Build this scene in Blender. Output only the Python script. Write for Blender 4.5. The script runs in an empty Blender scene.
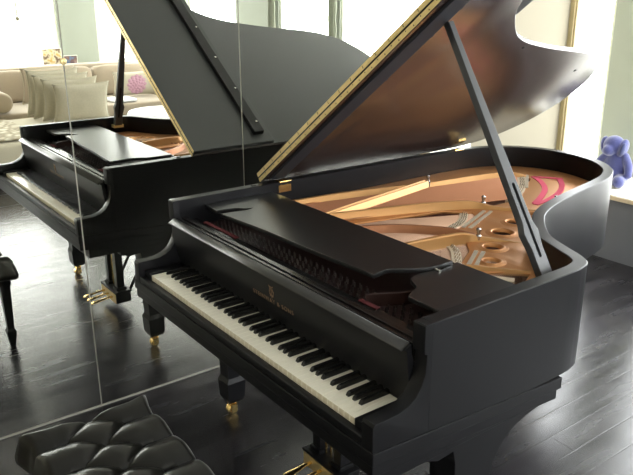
import bpy, bmesh, math, random
from mathutils import Vector, Matrix, noise
random.seed(7)
PI = math.pi
C = bpy.context.scene.collection
SC = bpy.context.scene

# ------------------------------------------------------------------ materials
def mat(name, col, rough=.5, metal=0, ior=1.5, coat=0, spec=.5, sheen=0, bump=None, vary=None, aniso=0):
    m = bpy.data.materials.new(name); m.use_nodes = True
    nt = m.node_tree; b = nt.nodes['Principled BSDF']
    b.inputs['Base Color'].default_value = (*col, 1)
    b.inputs['Roughness'].default_value = rough
    b.inputs['Metallic'].default_value = metal
    b.inputs['IOR'].default_value = ior
    b.inputs['Coat Weight'].default_value = coat
    b.inputs['Coat Roughness'].default_value = .08
    b.inputs['Specular IOR Level'].default_value = spec
    b.inputs['Sheen Weight'].default_value = sheen
    tc = nt.nodes.new('ShaderNodeTexCoord')
    if vary:                                       # (scale, amount) gentle noise over the base colour
        n = nt.nodes.new('ShaderNodeTexNoise'); n.inputs['Scale'].default_value = vary[0]; n.inputs['Detail'].default_value = 4
        nt.links.new(tc.outputs['Object'], n.inputs['Vector'])
        mx = nt.nodes.new('ShaderNodeMix'); mx.data_type = 'RGBA'
        mx.inputs[6].default_value = (*[c*(1-vary[1]) for c in col], 1)
        mx.inputs[7].default_value = (*[min(1, c*(1+vary[1])) for c in col], 1)
        nt.links.new(n.outputs['Fac'], mx.inputs[0]); nt.links.new(mx.outputs[2], b.inputs['Base Color'])
    if bump:                                       # (scale, strength, distance)
        n = nt.nodes.new('ShaderNodeTexNoise'); n.inputs['Scale'].default_value = bump[0]; n.inputs['Detail'].default_value = 3
        nt.links.new(tc.outputs['Object'], n.inputs['Vector'])
        bp = nt.nodes.new('ShaderNodeBump'); bp.inputs['Strength'].default_value = bump[1]; bp.inputs['Distance'].default_value = bump[2]
        nt.links.new(n.outputs['Fac'], bp.inputs['Height']); nt.links.new(bp.outputs['Normal'], b.inputs['Normal'])
    return m

M = {}
M['black'] = mat('satin_ebony', (.007, .007, .008), .34, spec=.22)
M['gloss'] = mat('polished_ebony', (.008, .007, .007), .2, spec=.3)
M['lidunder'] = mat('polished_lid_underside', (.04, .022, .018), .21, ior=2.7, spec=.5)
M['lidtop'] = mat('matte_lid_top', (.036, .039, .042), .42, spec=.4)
M['strip'] = mat('fallboard_strip', (.024, .023, .021), .32, spec=.5)
M['ivory'] = mat('white_key_top', (.95, .90, .76), .22, coat=.3)
M['keybody'] = mat('key_front', (.72, .64, .48), .4)
M['ebony'] = mat('black_key', (.008, .008, .008), .25)
M['felt'] = mat('red_felt', (.09, .008, .010), .95)
M['mahogany'] = mat('dark_red_wood', (.022, .007, .005), .45, vary=(8, .4))
M['gold'] = mat('gold_plate', (.60, .28, .105), .40, metal=.6, spec=.5, bump=(220, .05, .001))
M['goldb'] = mat('gold_brace', (.52, .27, .095), .42, metal=.45)
M['brass'] = mat('brass', (.86, .62, .25), .22, metal=1)
M['brassold'] = mat('worn_brass', (.80, .62, .30), .42, metal=.75, vary=(40, .2))
M['steel'] = mat('steel', (.55, .54, .52), .25, metal=1)
M['copper'] = mat('copper_strings', (.36, .15, .07), .4, metal=.6)
M['string'] = mat('steel_strings', (.46, .28, .19), .35, metal=.8)
M['soundboard'] = mat('soundboard_spruce', (.13, .04, .018), .45, vary=(5, .2))
M['bridge'] = mat('bridge_wood', (.62, .50, .36), .5)
M['pink'] = mat('pink_felt_ribbon', (.75, .10, .18), .9)
M['leather'] = mat('black_leather', (.008, .0075, .006), .28, spec=.32, bump=(160, .2, .0006))
M['gilt'] = mat('gilt_lettering', (.26, .17, .10), .45, metal=.6)
M['wall'] = mat('wall_paint', (.56, .51, .40), .8, bump=(80, .05, .001))
M['beige'] = mat('beige_wall_paint', (.28, .25, .18), .8)
M['propm'] = mat('prop_black', (.045, .046, .050), .38, spec=.5)
M['desk'] = mat('satin_desk', (.010, .010, .010), .30, spec=.5)
M['ceil'] = mat('ceiling_paint', (.80, .80, .76), .9)
M['pier'] = mat('pale_green_paint', (.32, .345, .295), .8)
M['grey'] = mat('blue_grey_paint', (.16, .165, .19), .6)
M['sill'] = mat('sill_white', (.78, .76, .70), .45)
M['silledge'] = mat('sill_edge_wood', (.62, .50, .36), .5)
M['trim'] = mat('gold_trim', (.52, .42, .22), .5)
M['frame'] = mat('window_frame', (.74, .76, .68), .5)
M['sofa'] = mat('sofa_linen', (.33, .27, .20), .9, sheen=.3, bump=(300, .2, .001), vary=(12, .06))
M['pillow'] = mat('pillow_linen', (.34, .31, .235), .95, sheen=.3, bump=(260, .4, .0015), vary=(60, .12))
M['cream'] = mat('cream_cotton', (.46, .42, .33), .95, bump=(200, .3, .001))
M['piping'] = mat('pillow_piping', (.40, .37, .28), .9)
M['throw'] = mat('white_throw', (.72, .74, .76), .9)
M['plush'] = mat('blue_plush', (.05, .058, .20), .95, sheen=.6, bump=(180, .9, .004), vary=(50, .25))
M['plushd'] = mat('dark_blue_plush', (.035, .045, .13), .95, sheen=.3, bump=(180, .9, .003))
M['channel'] = mat('mirror_channel', (.40, .385, .34), .5, metal=.2)
M['lace'] = mat('pale_green_curtain', (.42, .44, .36), .9)

def rug_mat(name, a, b, scale):
    m = mat(name, a, .95)
    nt = m.node_tree; bs = nt.nodes['Principled BSDF']
    tc = nt.nodes.new('ShaderNodeTexCoord'); v = nt.nodes.new('ShaderNodeTexVoronoi'); v.feature = 'DISTANCE_TO_EDGE'
    v.inputs['Scale'].default_value = scale
    nz = nt.nodes.new('ShaderNodeTexNoise'); nz.inputs['Scale'].default_value = scale*2; nz.inputs['Detail'].default_value = 3
    nt.links.new(tc.outputs['Object'], nz.inputs['Vector'])
    nt.links.new(tc.outputs['Object'], v.inputs['Vector'])
    r = nt.nodes.new('ShaderNodeValToRGB'); r.color_ramp.elements[0].position = .05; r.color_ramp.elements[1].position = .22
    r.color_ramp.elements[0].color = (*b, 1); r.color_ramp.elements[1].color = (*a, 1)
    nt.links.new(v.outputs['Distance'], r.inputs['Fac']); nt.links.new(r.outputs['Color'], bs.inputs['Base Color'])
    return m
M['lacethrow'] = rug_mat('lace_throw', (.52, .48, .38), (.26, .22, .15), 9)

def floor_mat():
    m = mat('dark_oak_planks', (.02, .02, .02), .3, spec=.56)
    nt = m.node_tree; b = nt.nodes['Principled BSDF']; L = nt.links.new
    tc = nt.nodes.new('ShaderNodeTexCoord'); mp = nt.nodes.new('ShaderNodeMapping')
    mp.inputs['Rotation'].default_value = (0, 0, PI/2)
    L(tc.outputs['Object'], mp.inputs['Vector'])
    br = nt.nodes.new('ShaderNodeTexBrick'); br.inputs['Scale'].default_value = 1
    br.inputs['Brick Width'].default_value = 1.3; br.inputs['Row Height'].default_value = .115
    br.inputs['Mortar Size'].default_value = .004; br.inputs['Mortar Smooth'].default_value = 1; br.offset = .37
    br.inputs['Color1'].default_value = (.012, .011, .013, 1); br.inputs['Color2'].default_value = (.034, .031, .036, 1)
    br.inputs['Mortar'].default_value = (.004, .004, .004, 1)
    L(mp.outputs['Vector'], br.inputs['Vector'])
    m2 = nt.nodes.new('ShaderNodeMapping'); m2.inputs['Scale'].default_value = (55, 5, 1); L(tc.outputs['Object'], m2.inputs['Vector'])
    n = nt.nodes.new('ShaderNodeTexNoise'); n.inputs['Scale'].default_value = 2.2; n.inputs['Detail'].default_value = 3; L(m2.outputs['Vector'], n.inputs['Vector'])
    mx = nt.nodes.new('ShaderNodeMix'); mx.data_type = 'RGBA'; mx.blend_type = 'MULTIPLY'; mx.inputs[0].default_value = .6
    L(br.outputs['Color'], mx.inputs[6]); L(n.outputs['Fac'], mx.inputs[7]); L(mx.outputs[2], b.inputs['Base Color'])
    rr = nt.nodes.new('ShaderNodeMapRange'); rr.inputs['From Min'].default_value = .3; rr.inputs['From Max'].default_value = .7
    rr.inputs['To Min'].default_value = .20; rr.inputs['To Max'].default_value = .29
    m3 = nt.nodes.new('ShaderNodeMapping'); m3.inputs['Scale'].default_value = (9, 1.5, 1); L(tc.outputs['Object'], m3.inputs['Vector'])
    n3 = nt.nodes.new('ShaderNodeTexNoise'); n3.inputs['Scale'].default_value = 1.6; n3.inputs['Detail'].default_value = 3; L(m3.outputs['Vector'], n3.inputs['Vector'])
    L(n3.outputs['Fac'], rr.inputs['Value']); L(rr.outputs['Result'], b.inputs['Roughness'])
    ad = nt.nodes.new('ShaderNodeMath'); ad.operation = 'MULTIPLY_ADD'; ad.inputs[1].default_value = .012
    inv = nt.nodes.new('ShaderNodeMath'); inv.operation = 'SUBTRACT'; inv.inputs[0].default_value = 1; L(br.outputs['Fac'], inv.inputs[1])
    L(n.outputs['Fac'], ad.inputs[0]); L(inv.outputs[0], ad.inputs[2])
    bp = nt.nodes.new('ShaderNodeBump'); bp.inputs['Strength'].default_value = .22; bp.inputs['Distance'].default_value = .0009
    L(inv.outputs[0], bp.inputs['Height']); L(bp.outputs['Normal'], b.inputs['Normal'])
    return m
M['floor'] = floor_mat()

def mirror_mat():
    m = bpy.data.materials.new('silvered_mirror'); m.use_nodes = True; nt = m.node_tree
    nt.nodes.remove(nt.nodes['Principled BSDF'])
    g = nt.nodes.new('ShaderNodeBsdfGlossy'); g.inputs['Color'].default_value = (.88, .88, .80, 1); g.inputs['Roughness'].default_value = 0
    nt.links.new(g.outputs[0], nt.nodes['Material Output'].inputs[0]); return m
M['mirror'] = mirror_mat()

def glass_mat():
    m = bpy.data.materials.new('window_glass'); m.use_nodes = True; nt = m.node_tree
    nt.nodes.remove(nt.nodes['Principled BSDF'])
    t = nt.nodes.new('ShaderNodeBsdfTransparent'); t.inputs[0].default_value = (.96, .98, .97, 1)
    g = nt.nodes.new('ShaderNodeBsdfGlossy'); g.inputs['Roughness'].default_value = .02
    mx = nt.nodes.new('ShaderNodeMixShader')
    mx.inputs[0].default_value = .03; nt.links.new(t.outputs[0], mx.inputs[1]); nt.links.new(g.outputs[0], mx.inputs[2])
    nt.links.new(mx.outputs[0], nt.nodes['Material Output'].inputs[0]); return m
M['glass'] = glass_mat()

# ------------------------------------------------------------------ mesh helpers
def link(name, me, m, parent=None, smooth=False):
    o = bpy.data.objects.new(name, me); C.objects.link(o)
    if m is not None and not me.materials: me.materials.append(m)
    if smooth:
        for p in me.polygons: p.use_smooth = True
    if parent is not None:
        o.parent = parent
        mw = parent.matrix_basis if parent.type == 'EMPTY' and parent.parent is None else None
        o.matrix_parent_inverse = (mw.inverted() if mw is not None else Matrix.Identity(4))
    return o
def bm_obj(name, bm, m, parent=None, smooth=False, bevel=0, seg=2, angle=40):
    if bevel:
        ed = [e for e in bm.edges if len(e.link_faces) == 2 and e.calc_face_angle(0) > math.radians(angle)]
        bmesh.ops.bevel(bm, geom=ed, offset=bevel, segments=seg, affect='EDGES', profile=.6, clamp_overlap=True)
    bmesh.ops.recalc_face_normals(bm, faces=bm.faces)
    me = bpy.data.meshes.new(name); bm.to_mesh(me); bm.free()
    return link(name, me, m, parent, smooth)
def box(bm, x0, x1, y0, y1, z0, z1, mtx=None):
    r = bmesh.ops.create_cube(bm, size=1)
    for v in r['verts']:
        v.co = Vector((x0+(v.co.x+.5)*(x1-x0), y0+(v.co.y+.5)*(y1-y0), z0+(v.co.z+.5)*(z1-z0)))
        if mtx: v.co = mtx @ v.co
    return r['verts']
def cyl(bm, p, q, r1, r2=None, n=16):
    p, q = Vector(p), Vector(q); d = q-p; r2 = r1 if r2 is None else r2
    mt = Matrix.Translation((p+q)/2) @ d.to_track_quat('Z', 'Y').to_matrix().to_4x4()
    bmesh.ops.create_cone(bm, cap_ends=True, segments=n, radius1=r1, radius2=r2, depth=d.length, matrix=mt)
def lathe(bm, prof, cx, cy, n=20, cz=0, mtx=None):
    rings = []
    for r, z in prof:
        ring = []
        for k in range(n):
            a = 2*PI*k/n; c = Vector((cx+r*math.cos(a), cy+r*math.sin(a), cz+z))
            ring.append(bm.verts.new(mtx @ c if mtx else c))
        rings.append(ring)
    for a, b in zip(rings, rings[1:]):
        for k in range(n): bm.faces.new((a[k], a[(k+1) % n], b[(k+1) % n], b[k]))
    bm.faces.new(rings[0][::-1]); bm.faces.new(rings[-1])
def sweep(bm, path, sect, closed=False, up=Vector((0, 0, 1))):
    """sweep a 2-D section (side, up) along a 3-D path"""
    n = len(path); rings = []
    for i, p in enumerate(path):
        a = path[max(i-1, 0)]; b = path[min(i+1, n-1)]
        t = (Vector(b)-Vector(a)).normalized(); s = t.cross(up).normalized(); u = s.cross(t)
        rings.append([bm.verts.new(Vector(p)+s*x+u*y) for x, y in sect])
    m = len(sect)
    for a, b in zip(rings, rings[1:]):
        for k in range(m): bm.faces.new((a[k], a[(k+1) % m], b[(k+1) % m], b[k]))
    bm.faces.new(rings[0][::-1]); bm.faces.new(rings[-1])
def tube(bm, path, r, n=10):
    sweep(bm, [Vector(p) for p in path], [(r*math.cos(2*PI*k/n), r*math.sin(2*PI*k/n)) for k in range(n)])
def extr(name, loops, t, m, parent=None, mtx=None, bevel=0, smooth=False):
    """closed 2-D outlines (first outer, the rest holes) filled and given thickness 0..t along local z"""
    cu = bpy.data.curves.new(name, 'CURVE'); cu.dimensions = '2D'; cu.fill_mode = 'BOTH'
    cu.extrude = max(t/2-bevel, .0001); cu.bevel_depth = bevel; cu.bevel_resolution = 2; cu.offset = -bevel
    for lp in loops:
        s = cu.splines.new('POLY'); s.points.add(len(lp)-1); s.use_cyclic_u = True
        for i, p in enumerate(lp): s.points[i].co = (p[0], p[1], 0, 1)
    tmp = bpy.data.objects.new('tmp', cu); C.objects.link(tmp)
    me = bpy.data.meshes.new_from_object(tmp.evaluated_get(bpy.context.evaluated_depsgraph_get()))
    bpy.data.objects.remove(tmp); bpy.data.curves.remove(cu)
    me.name = name; me.materials.clear()
    T = (mtx or Matrix.Identity(4)) @ Matrix.Translation((0, 0, t/2))
    me.transform(T)
    bm = bmesh.new(); bm.from_mesh(me); bmesh.ops.remove_doubles(bm, verts=bm.verts, dist=1e-5)
    bmesh.ops.recalc_face_normals(bm, faces=bm.faces); bm.to_mesh(me); bm.free()
    return link(name, me, m, parent, smooth)
def spline(pts, k=6, closed=False):
    """Catmull-Rom through points"""
    out = []; n = len(pts); P = [Vector(p) for p in pts]
    rng = n if closed else n-1
    for i in range(rng):
        a = P[(i-1) % n] if closed or i > 0 else P[0]*2-P[1]
        b = P[i]; c = P[(i+1) % n]
        d = P[(i+2) % n] if closed or i+2 < n else P[-1]*2-P[-2]
        for j in range(k):
            t = j/k
            out.append(.5*((2*b)+(c-a)*t+(2*a-5*b+4*c-d)*t*t+(3*b-a-3*c+d)*t**3))
    if not closed: out.append(P[-1])
    return out
def circle(cx, cy, r, n=24, ry=None):
    ry = ry or r
    return [(cx+r*math.cos(2*PI*k/n), cy+ry*math.sin(2*PI*k/n)) for k in range(n)]
def tag(o, label=None, cat=None, group=None, kind=None):
    if label: o['label'] = label
    if cat: o['category'] = cat
    if group: o['group'] = group
    if kind: o['kind'] = kind
    return o
def thing(name, loc, label, cat, group=None):
    o = bpy.data.objects.new(name, None); C.objects.link(o); o.location = loc; o.empty_display_size = .1
    return tag(o, label, cat, group)
def struct(name, bm, m, parent=None, bevel=0):
    o = bm_obj(name, bm, m, parent, bevel=bevel)
    if parent is None: o['kind'] = 'structure'
    return o
def shade(o, ang=35):
    for p in o.data.polygons: p.use_smooth = True
    bm = bmesh.new(); bm.from_mesh(o.data)
    for e in bm.edges:
        if len(e.link_faces) == 2 and e.calc_face_angle(0) > math.radians(ang): e.smooth = False
    bm.to_mesh(o.data); bm.free(); return o

# ------------------------------------------------------------------ room
MX = -.322                      # mirror face
YW = 3.95; YS = 3.38            # window wall, front of the deep sill
XR = 7.0; YB = -3.2; H = 2.75
bm = bmesh.new(); box(bm, -1.3, XR+.2, YB-.1, YW+.1, -.1, 0); struct('floor', bm, M['floor'])
bm = bmesh.new(); box(bm, -1.3, XR+.2, YB-.1, YW+.1, H, H+.1); struct('ceiling', bm, M['ceil'])
bm = bmesh.new(); box(bm, -.45, -.3285, YB, 3.075, 0, H); struct('wall_left', bm, M['beige'])
bm = bmesh.new(); box(bm, -1.3, -1.2, 3.0, YW, 0, H); struct('wall_bay', bm, M['pier'])
bm = bmesh.new(); box(bm, -1.3, XR+.2, YB-.1, YB, 0, H); struct('wall_front', bm, M['wall'])
bm = bmesh.new(); box(bm, -1.2, -.45, 2.98, 3.0, 0, H); struct('wall_return', bm, M['wall'])
bm = bmesh.new(); box(bm, -.46, -.298, 3.075, 3.125, 0, H)
box(bm, -.335, -.285, 3.085, 3.115, 0, H); struct('trim_1', bm, M['trim'], bevel=.006)
# far wall: piers and windows above a deep low sill
wins = [(-1.2, -.56), (-.08, 3.12), (3.24, 4.29), (5.29, 6.6)]
def wall_with_holes(name, a0, a1, z0, z1, holes, make, m):
    """holes: (a, b, zb, zt)"""
    bm = bmesh.new(); xs = a0
    for a, b, zb, zt in holes:
        if a > xs+1e-4: make(bm, xs, a, z0, z1)
        make(bm, a, b, z0, zb); make(bm, a, b, zt, z1); xs = b
    if xs < a1: make(bm, xs, a1, z0, z1)
    return struct(name, bm, m)
far = lambda bm, a, b, z0, z1: box(bm, a, b, YW, YW+.1, z0, z1)
wall_with_holes('wall_back', -1.3, XR+.2, 0, H, [(a, b, .46, 2.5) for a, b in wins], far, M['pier'])
bm = bmesh.new(); box(bm, -1.2, XR, YS+.015, YW-.001, 0, .425); struct('wall_sill_front', bm, M['grey'])
bm = bmesh.new(); box(bm, -1.2, XR, YS, YW-.001, .425, .46); struct('trim_2', bm, M['sill'], bevel=.004)
bm = bmesh.new(); box(bm, -1.2, XR, YS-.006, YS+.002, .427, .452); struct('trim_3', bm, M['silledge'])
def window(n, a, b, zb, zt, axis):
    W = []
    def bx(bm, a0, a1, d0, d1, z0, z1):
        if axis == 'y': box(bm, a0, a1, YW+d0, YW+d1, z0, z1)
        else: box(bm, XR+d0, XR+d1, a0, a1, z0, z1)
    bm = bmesh.new(); w = .03
    bx(bm, a, a+w, .02, .07, zb, zt); bx(bm, b-w, b, .02, .07, zb, zt)
    bx(bm, a+w, b-w, .02, .07, zt-w, zt); bx(bm, a+w, b-w, .02, .07, zb, zb+w)
    fr = struct('window_%d' % n, bm, M['frame'])
    bm = bmesh.new(); bx(bm, a+w, b-w, .04, .046, zb+w, zt-w)
    g = bm_obj('pane', bm, M['glass'], fr)
    return fr
wn = 1
for a, b in wins: window(wn, a, b, .46, 2.5, 'y'); wn += 1
# right-hand wall behind the sofa (seen in the mirror)
rw = [(-2.6, -.9), (-.7, 2.20), (2.73, 3.85)]
right = lambda bm, a, b, z0, z1: box(bm, XR, XR+.1, a, b, z0, z1)
wall_with_holes('wall_right', YB, YW, 0, H, [(a, b, .84, 2.5) for a, b in rw], right, M['pier'])
for a, b in rw: window(wn, a, b, .84, 2.5, 'x'); wn += 1
bm = bmesh.new(); box(bm, XR-.10, XR-.001, -2.8, 3.3, .80, .84); struct('trim_4', bm, M['sill'], bevel=.004)

# ------------------------------------------------------------------ mirrors
seams = [-1.67, -.89, -.11, .672, 1.452, 2.232]
mlabels = ['frameless wall mirror panel nearest the front wall, beyond the picture edge', 'frameless wall mirror left of the thick seam, reflecting a bench leg and round bolster',
           'frameless wall mirror showing the throw pillows, raised lid edge and bass end of the piano',
           'frameless wall mirror filled by the dark raised lid, behind the hinge line',
           'frameless wall mirror farthest along the wall, right of the last thin seam']
bm = bmesh.new(); box(bm, MX-.0063, MX-.0060, seams[0], seams[-1], .004, 2.5)
struct('trim_6', bm, M['channel'])
for i, (a, b) in enumerate(zip(seams, seams[1:])):
    bm = bmesh.new(); box(bm, MX-.0058, MX, a+.0026, b-.0026, .007, 2.5)
    o = bm_obj('wall_mirror', bm, M['mirror']); tag(o, mlabels[i], 'mirror', 'frameless mirror panels on the wall')
bm = bmesh.new(); box(bm, MX-.006, MX+.004, seams[0], seams[-1], 0, .006); struct('trim_7', bm, M['channel'])
def clip(y, z, lab):
    t = thing('mirror_clip', (MX, y, z), lab, 'mirror clip')
    bm = bmesh.new(); mt = Matrix.Translation((MX, y, z)) @ Matrix.Rotation(PI/2, 4, 'Y')
    lathe(bm, [(.012, .0), (.013, .002), (.011, .005), (.004, .007)], 0, 0, 18, 0, mt); shade(bm_obj('rosette', bm, M['brassold'], t))
    bm = bmesh.new(); lathe(bm, [(.004, .006), (.004, .009), (.002, .010)], 0, 0, 10, 0, mt); bm_obj('screw', bm, M['brass'], t)
clip(-.11, 1.512, 'small round brass clip on the mirror seam, in front of the reflected pillows')

# ------------------------------------------------------------------ camera
cam = bpy.data.cameras.new('camera'); co = bpy.data.objects.new('camera', cam); C.objects.link(co)
yaw, pit, rol = 0.9349, 0.3263, -0.0032
fw = Vector((-math.sin(yaw)*math.cos(pit), math.cos(yaw)*math.cos(pit), -math.sin(pit)))
r = Vector((math.cos(yaw), math.sin(yaw), 0)); u = r.cross(fw)
r2 = r*math.cos(rol)+u*math.sin(rol); u2 = -r*math.sin(rol)+u*math.cos(rol)
Rm = Matrix((r2, u2, -fw)).transposed()
co.matrix_world = Matrix.Translation((2.5448, -1.023, 1.7601)) @ Rm.to_4x4()
cam.sensor_width = 36; cam.lens = 36*724.95/633; cam.clip_start = .05
SC.camera = co

# ------------------------------------------------------------------ GRAND PIANO
W = 1.422
piano = thing('grand_piano', (W/2, 1.0, 0), 'black grand piano with its lid propped open, standing beside the mirrored wall', 'piano')
ZR = .995; ZB = .664
out = [(1.422, .16), (1.422, .44), (1.422, .64), (1.421, .72)] + [tuple(p) for p in spline([(1.418, .765), (1.400, .825), (1.355, .865), (1.285, .897), (1.188, .945), (1.122, 1.003), (1.055, 1.080), (1.006, 1.155), (.962, 1.264), (.914, 1.451), (.880, 1.627), (.852, 1.762), (.815, 1.872), (.745, 1.985), (.618, 2.085), (.45, 2.135), (.30, 2.125), (.17, 2.065), (.07, 1.955), (.015, 1.80), (0, 1.62)], 5)] + [(0, 1.2), (0, .7), (0, .16)]
out = [Vector((p[0], p[1])) for p in out]
def offset(path, d):
    res = []
    for i, p in enumerate(path):
        a = path[max(i-1, 0)]; b = path[min(i+1, len(path)-1)]
        t = (b-a).normalized(); res.append(p+Vector((-t.y, t.x))*d)
    return res
T = .044
inn = offset(out, T)
def rim_mesh():
    bm = bmesh.new(); rings = []
    for o_, i_ in zip(out, inn):
        c = .0025
        d = (i_-o_).normalized()
        sec = [(o_, ZB), (o_, ZR-c), (o_+d*c, ZR), (i_-d*c, ZR), (i_, ZR-c), (i_, .87), (i_+d*.03, .87), (i_+d*.03, ZB)]
        rings.append([bm.verts.new((p.x, p.y, z)) for p, z in sec])
    m = len(rings[0])
    for a, b in zip(rings, rings[1:]):
        for k in range(m): bm.faces.new((a[k], a[(k+1) % m], b[(k+1) % m], b[k]))
    bm.faces.new(rings[0]); bm.faces.new(rings[-1][::-1])
    return bm
o = bm_obj('rim', rim_mesh(), M['black'], piano); shade(o, 30)
# arms (cheeks): side profile in Y-Z, extruded across the arm's thickness
prof = [(-.027, .672), (-.027, .770), (-.022, .778), (.02, .778), (.058, .780), (.088, .789), (.112, .804), (.130, .829), (.141, .858), (.144, .90), (.144, .913), (.135, .917), (.134, .93), (.134, ZR-.004), (.137, ZR-.0005), (.20, ZR-.0005), (.20, .672)]
def yz(x0):   # local (x,y)->(Y,Z), thickness -> X
    return Matrix(((0, 0, 1, x0), (1, 0, 0, 0), (0, 1, 0, 0), (0, 0, 0, 1)))
for x0 in (0, W-T):
    prof_s = prof
    o = extr('arm', [prof_s], T-.0008, M['black'], piano, yz(x0+.0004), bevel=.0012); shade(o, 24)
# key blocks between the arms and the keyboard
kb, kt = W/2-.6125, W/2+.6125
for a, b in ((T, kb-.002), (kt+.002, W-T)):
    bm = bmesh.new(); box(bm, a, b, -.006, .135, .70, .744); bm_obj('key_block', bm, M['black'], piano, bevel=.003)
# key slip, key bed with stepped mouldings, stretcher
bm = bmesh.new(); box(bm, T, W-T, -.026, -.006, .700, .722); bm_obj('key_slip', bm, M['black'], piano, bevel=.003)
bm = bmesh.new()
box(bm, -.004, W+.004, -.030, .725, .662, .700)
box(bm, .001, W-.001, -.026, .712, .628, .662)
box(bm, .020, W-.020, .02, .695, .575, .628)
for v in bm.verts:
    if v.co.z > .6 or abs(v.co.z-.628) < .001: v.co.z -= .044*(v.co.y+.03)/.755
bm_obj('key_bed', bm, M['black'], piano, bevel=.003)
# soundboard underside and beams
ou = [(p.x, p.y) for p in offset(out, T+.001)]
extr('soundboard', [ou], .012, M['soundboard'], piano, Matrix.Translation((0, 0, .815)))
for k, (a, b) in enumerate((((.2, .75), (.35, 1.95)), ((.7, .75), (.55, 1.95)), ((1.15, .75), (.72, 1.6)))):
    bm = bmesh.new(); cyl(bm, (*a, .75), (*b, .75), .035, n=4); bm_obj('beam', bm, M['black'], piano)
# keys ------------------------------------------------------
KW = 1.225/52
def key_white(i):
    x = kb+i*KW; bm = bmesh.new()
    box(bm, x+.0004, x+KW-.0004, 0, .150, .716, .7382)
    bm2 = bm
    o = bm_obj('white_key', bm2, M['ivory'], piano, bevel=.0011, seg=1)
    o.data.materials.append(M['keybody'])
    for p in o.data.polygons:
        if p.normal.y < -.8: p.material_index = 1
    return o
for i in range(52): key_white(i)
names = 'ABCDEFG'
def key_black(i):
    x = kb+(i+1)*KW; n = names[i % 7]
    x += {'C': -.0022, 'D': .0022, 'F': -.003, 'G': 0, 'A': .003}[n]
    bm = bmesh.new()
    sec = [(.050, .7380, .0062), (.053, .7465, .0056), (.058, .7505, .0050), (.152, .7515, .0050)]
    rows = []
    for y, z, w in sec:
        wb = .0064
        rows.append([bm.verts.new((x-wb, y, .7372)), bm.verts.new((x-w, y, z-.0005)), bm.verts.new((x-w+.001, y, z+.0004)), bm.verts.new((x+w-.001, y, z+.0004)), bm.verts.new((x+w, y, z-.0005)), bm.verts.new((x+wb, y, .7372))])
    for a, b in zip(rows, rows[1:]):
        for k in range(6): bm.faces.new((a[k], a[(k+1) % 6], b[(k+1) % 6], b[k]))
    bm.faces.new(rows[0]); bm.faces.new(rows[-1][::-1])
    bm_obj('black_key', bm, M['ebony'], piano)
for i in range(51):
    if names[i % 7] in 'ACDFG': key_black(i)
# fallboard: curved front, slanted top strip, stepped rail behind it
fp = [(.150, .742), (.146, .760), (.137, .790), (.129, .825), (.123, .865), (.119, .912), (.113, .914), (.113, .918), (.133, .927), (.136, .90), (.165, .80), (.165, .742)]
fb = extr('fallboard', [fp], W-2*T-.004, M['black'], piano, yz(T+.002), bevel=0); shade(fb, 16)
bm = bmesh.new(); lip = [(.1035, .9150), (.1045, .9185), (.1285, .9315), (.1335, .9300), (.1335, .9240), (.1075, .9120)]
o = extr('top_strip', [lip], W-2*T-.020, M['strip'], fb, yz(T+.010))
# maker's lettering and lyre emblem on the fallboard
def text(s, size, loc, rx, m, name, parent, ext=.0004, spacing=1.0):
    cu = bpy.data.curves.new(name, 'FONT'); cu.body = s; cu.size = size; cu.extrude = ext; cu.space_character = spacing; cu.align_x = 'CENTER'
    t = bpy.data.objects.new('tmp', cu); C.objects.link(t)
    me = bpy.data.meshes.new_from_object(t.evaluated_get(bpy.context.evaluated_depsgraph_get())); bpy.data.objects.remove(t); bpy.data.curves.remove(cu)
    me.materials.clear(); me.transform(Matrix.Translation(loc) @ Matrix.Rotation(rx, 4, 'X')); return link(name, me, m, parent)
tilt = math.radians(90+8)
text('STEINWAY & SONS', .0225, (.748, .1292, .817), tilt, M['gilt'], 'lettering', fb, spacing=1.25)
bm = bmesh.new(); ex, ez = .751, .863; ey = .1222
def ep(x, z): return Vector((ex+x, ey-(z)*.12-.0005, ez+z))
for s in (-1, 1):
    tube(bm, [ep(s*a, b) for a, b in ((.004, -.016), (.010, -.012), (.012, -.004), (.007, .006), (.008, .014), (.012, .018))], .0014, 6)
for x in (-.003, 0, .003): tube(bm, [ep(x, -.014), ep(x, .014)], .0006, 5)
tube(bm, [ep(-.010, .015), ep(.010, .015)], .0011, 6); tube(bm, [ep(-.009, -.018), ep(.009, -.018)], .0016, 6)
tube(bm, [ep(0, -.018), ep(0, -.026)], .0013, 6)
bm_obj('lyre_emblem', bm, M['gilt'], fb)
# name board rails / grooves behind the fallboard
bm = bmesh.new()
for y0, y1, z in ((.143, .156, .9265), (.165, .186, .9265), (.196, .232, .912)): box(bm, T, W-T, y0, y1, .86, z)
bm_obj('front_rail', bm, M['gloss'], piano, bevel=.002)
# pin block, felt and tuning pins
bm = bmesh.new(); box(bm, T, W-T, .232, .62, .868, .884); bm_obj('pin_block', bm, M['mahogany'], piano)
for a, b in ((.12, .36), (1.06, 1.14)):
    bm = bmesh.new(); box(bm, a, b, .222, .238, .912, .915); bm_obj('felt_strip', bm, M['felt'], piano)
bm = bmesh.new()
for i in range(76):
    for k in range(3):
        x = .10+i*.0163+k*.004; y = .262+k*.030+(i % 2)*.008
        cyl(bm, (x, y, .884), (x, y, .900), .0026, n=8)
M['pin'] = mat('tuning_pin_steel', (.22, .20, .19), .3, metal=1)
tag(bm_obj('tuning_pins', bm, M['pin'], piano), kind='stuff')
bm = bmesh.new()   # red-brown strut crossing the pin area by the right music shelf
sweep(bm, [Vector((1.075, .235, .925)), Vector((1.13, .34, .925)), Vector((1.15, .42, .925))], [(-.006, -.03), (.006, -.03), (.006, .008), (-.006, .008)])
bm_obj('pin_block_strut', bm, M['mahogany'], piano)
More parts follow.
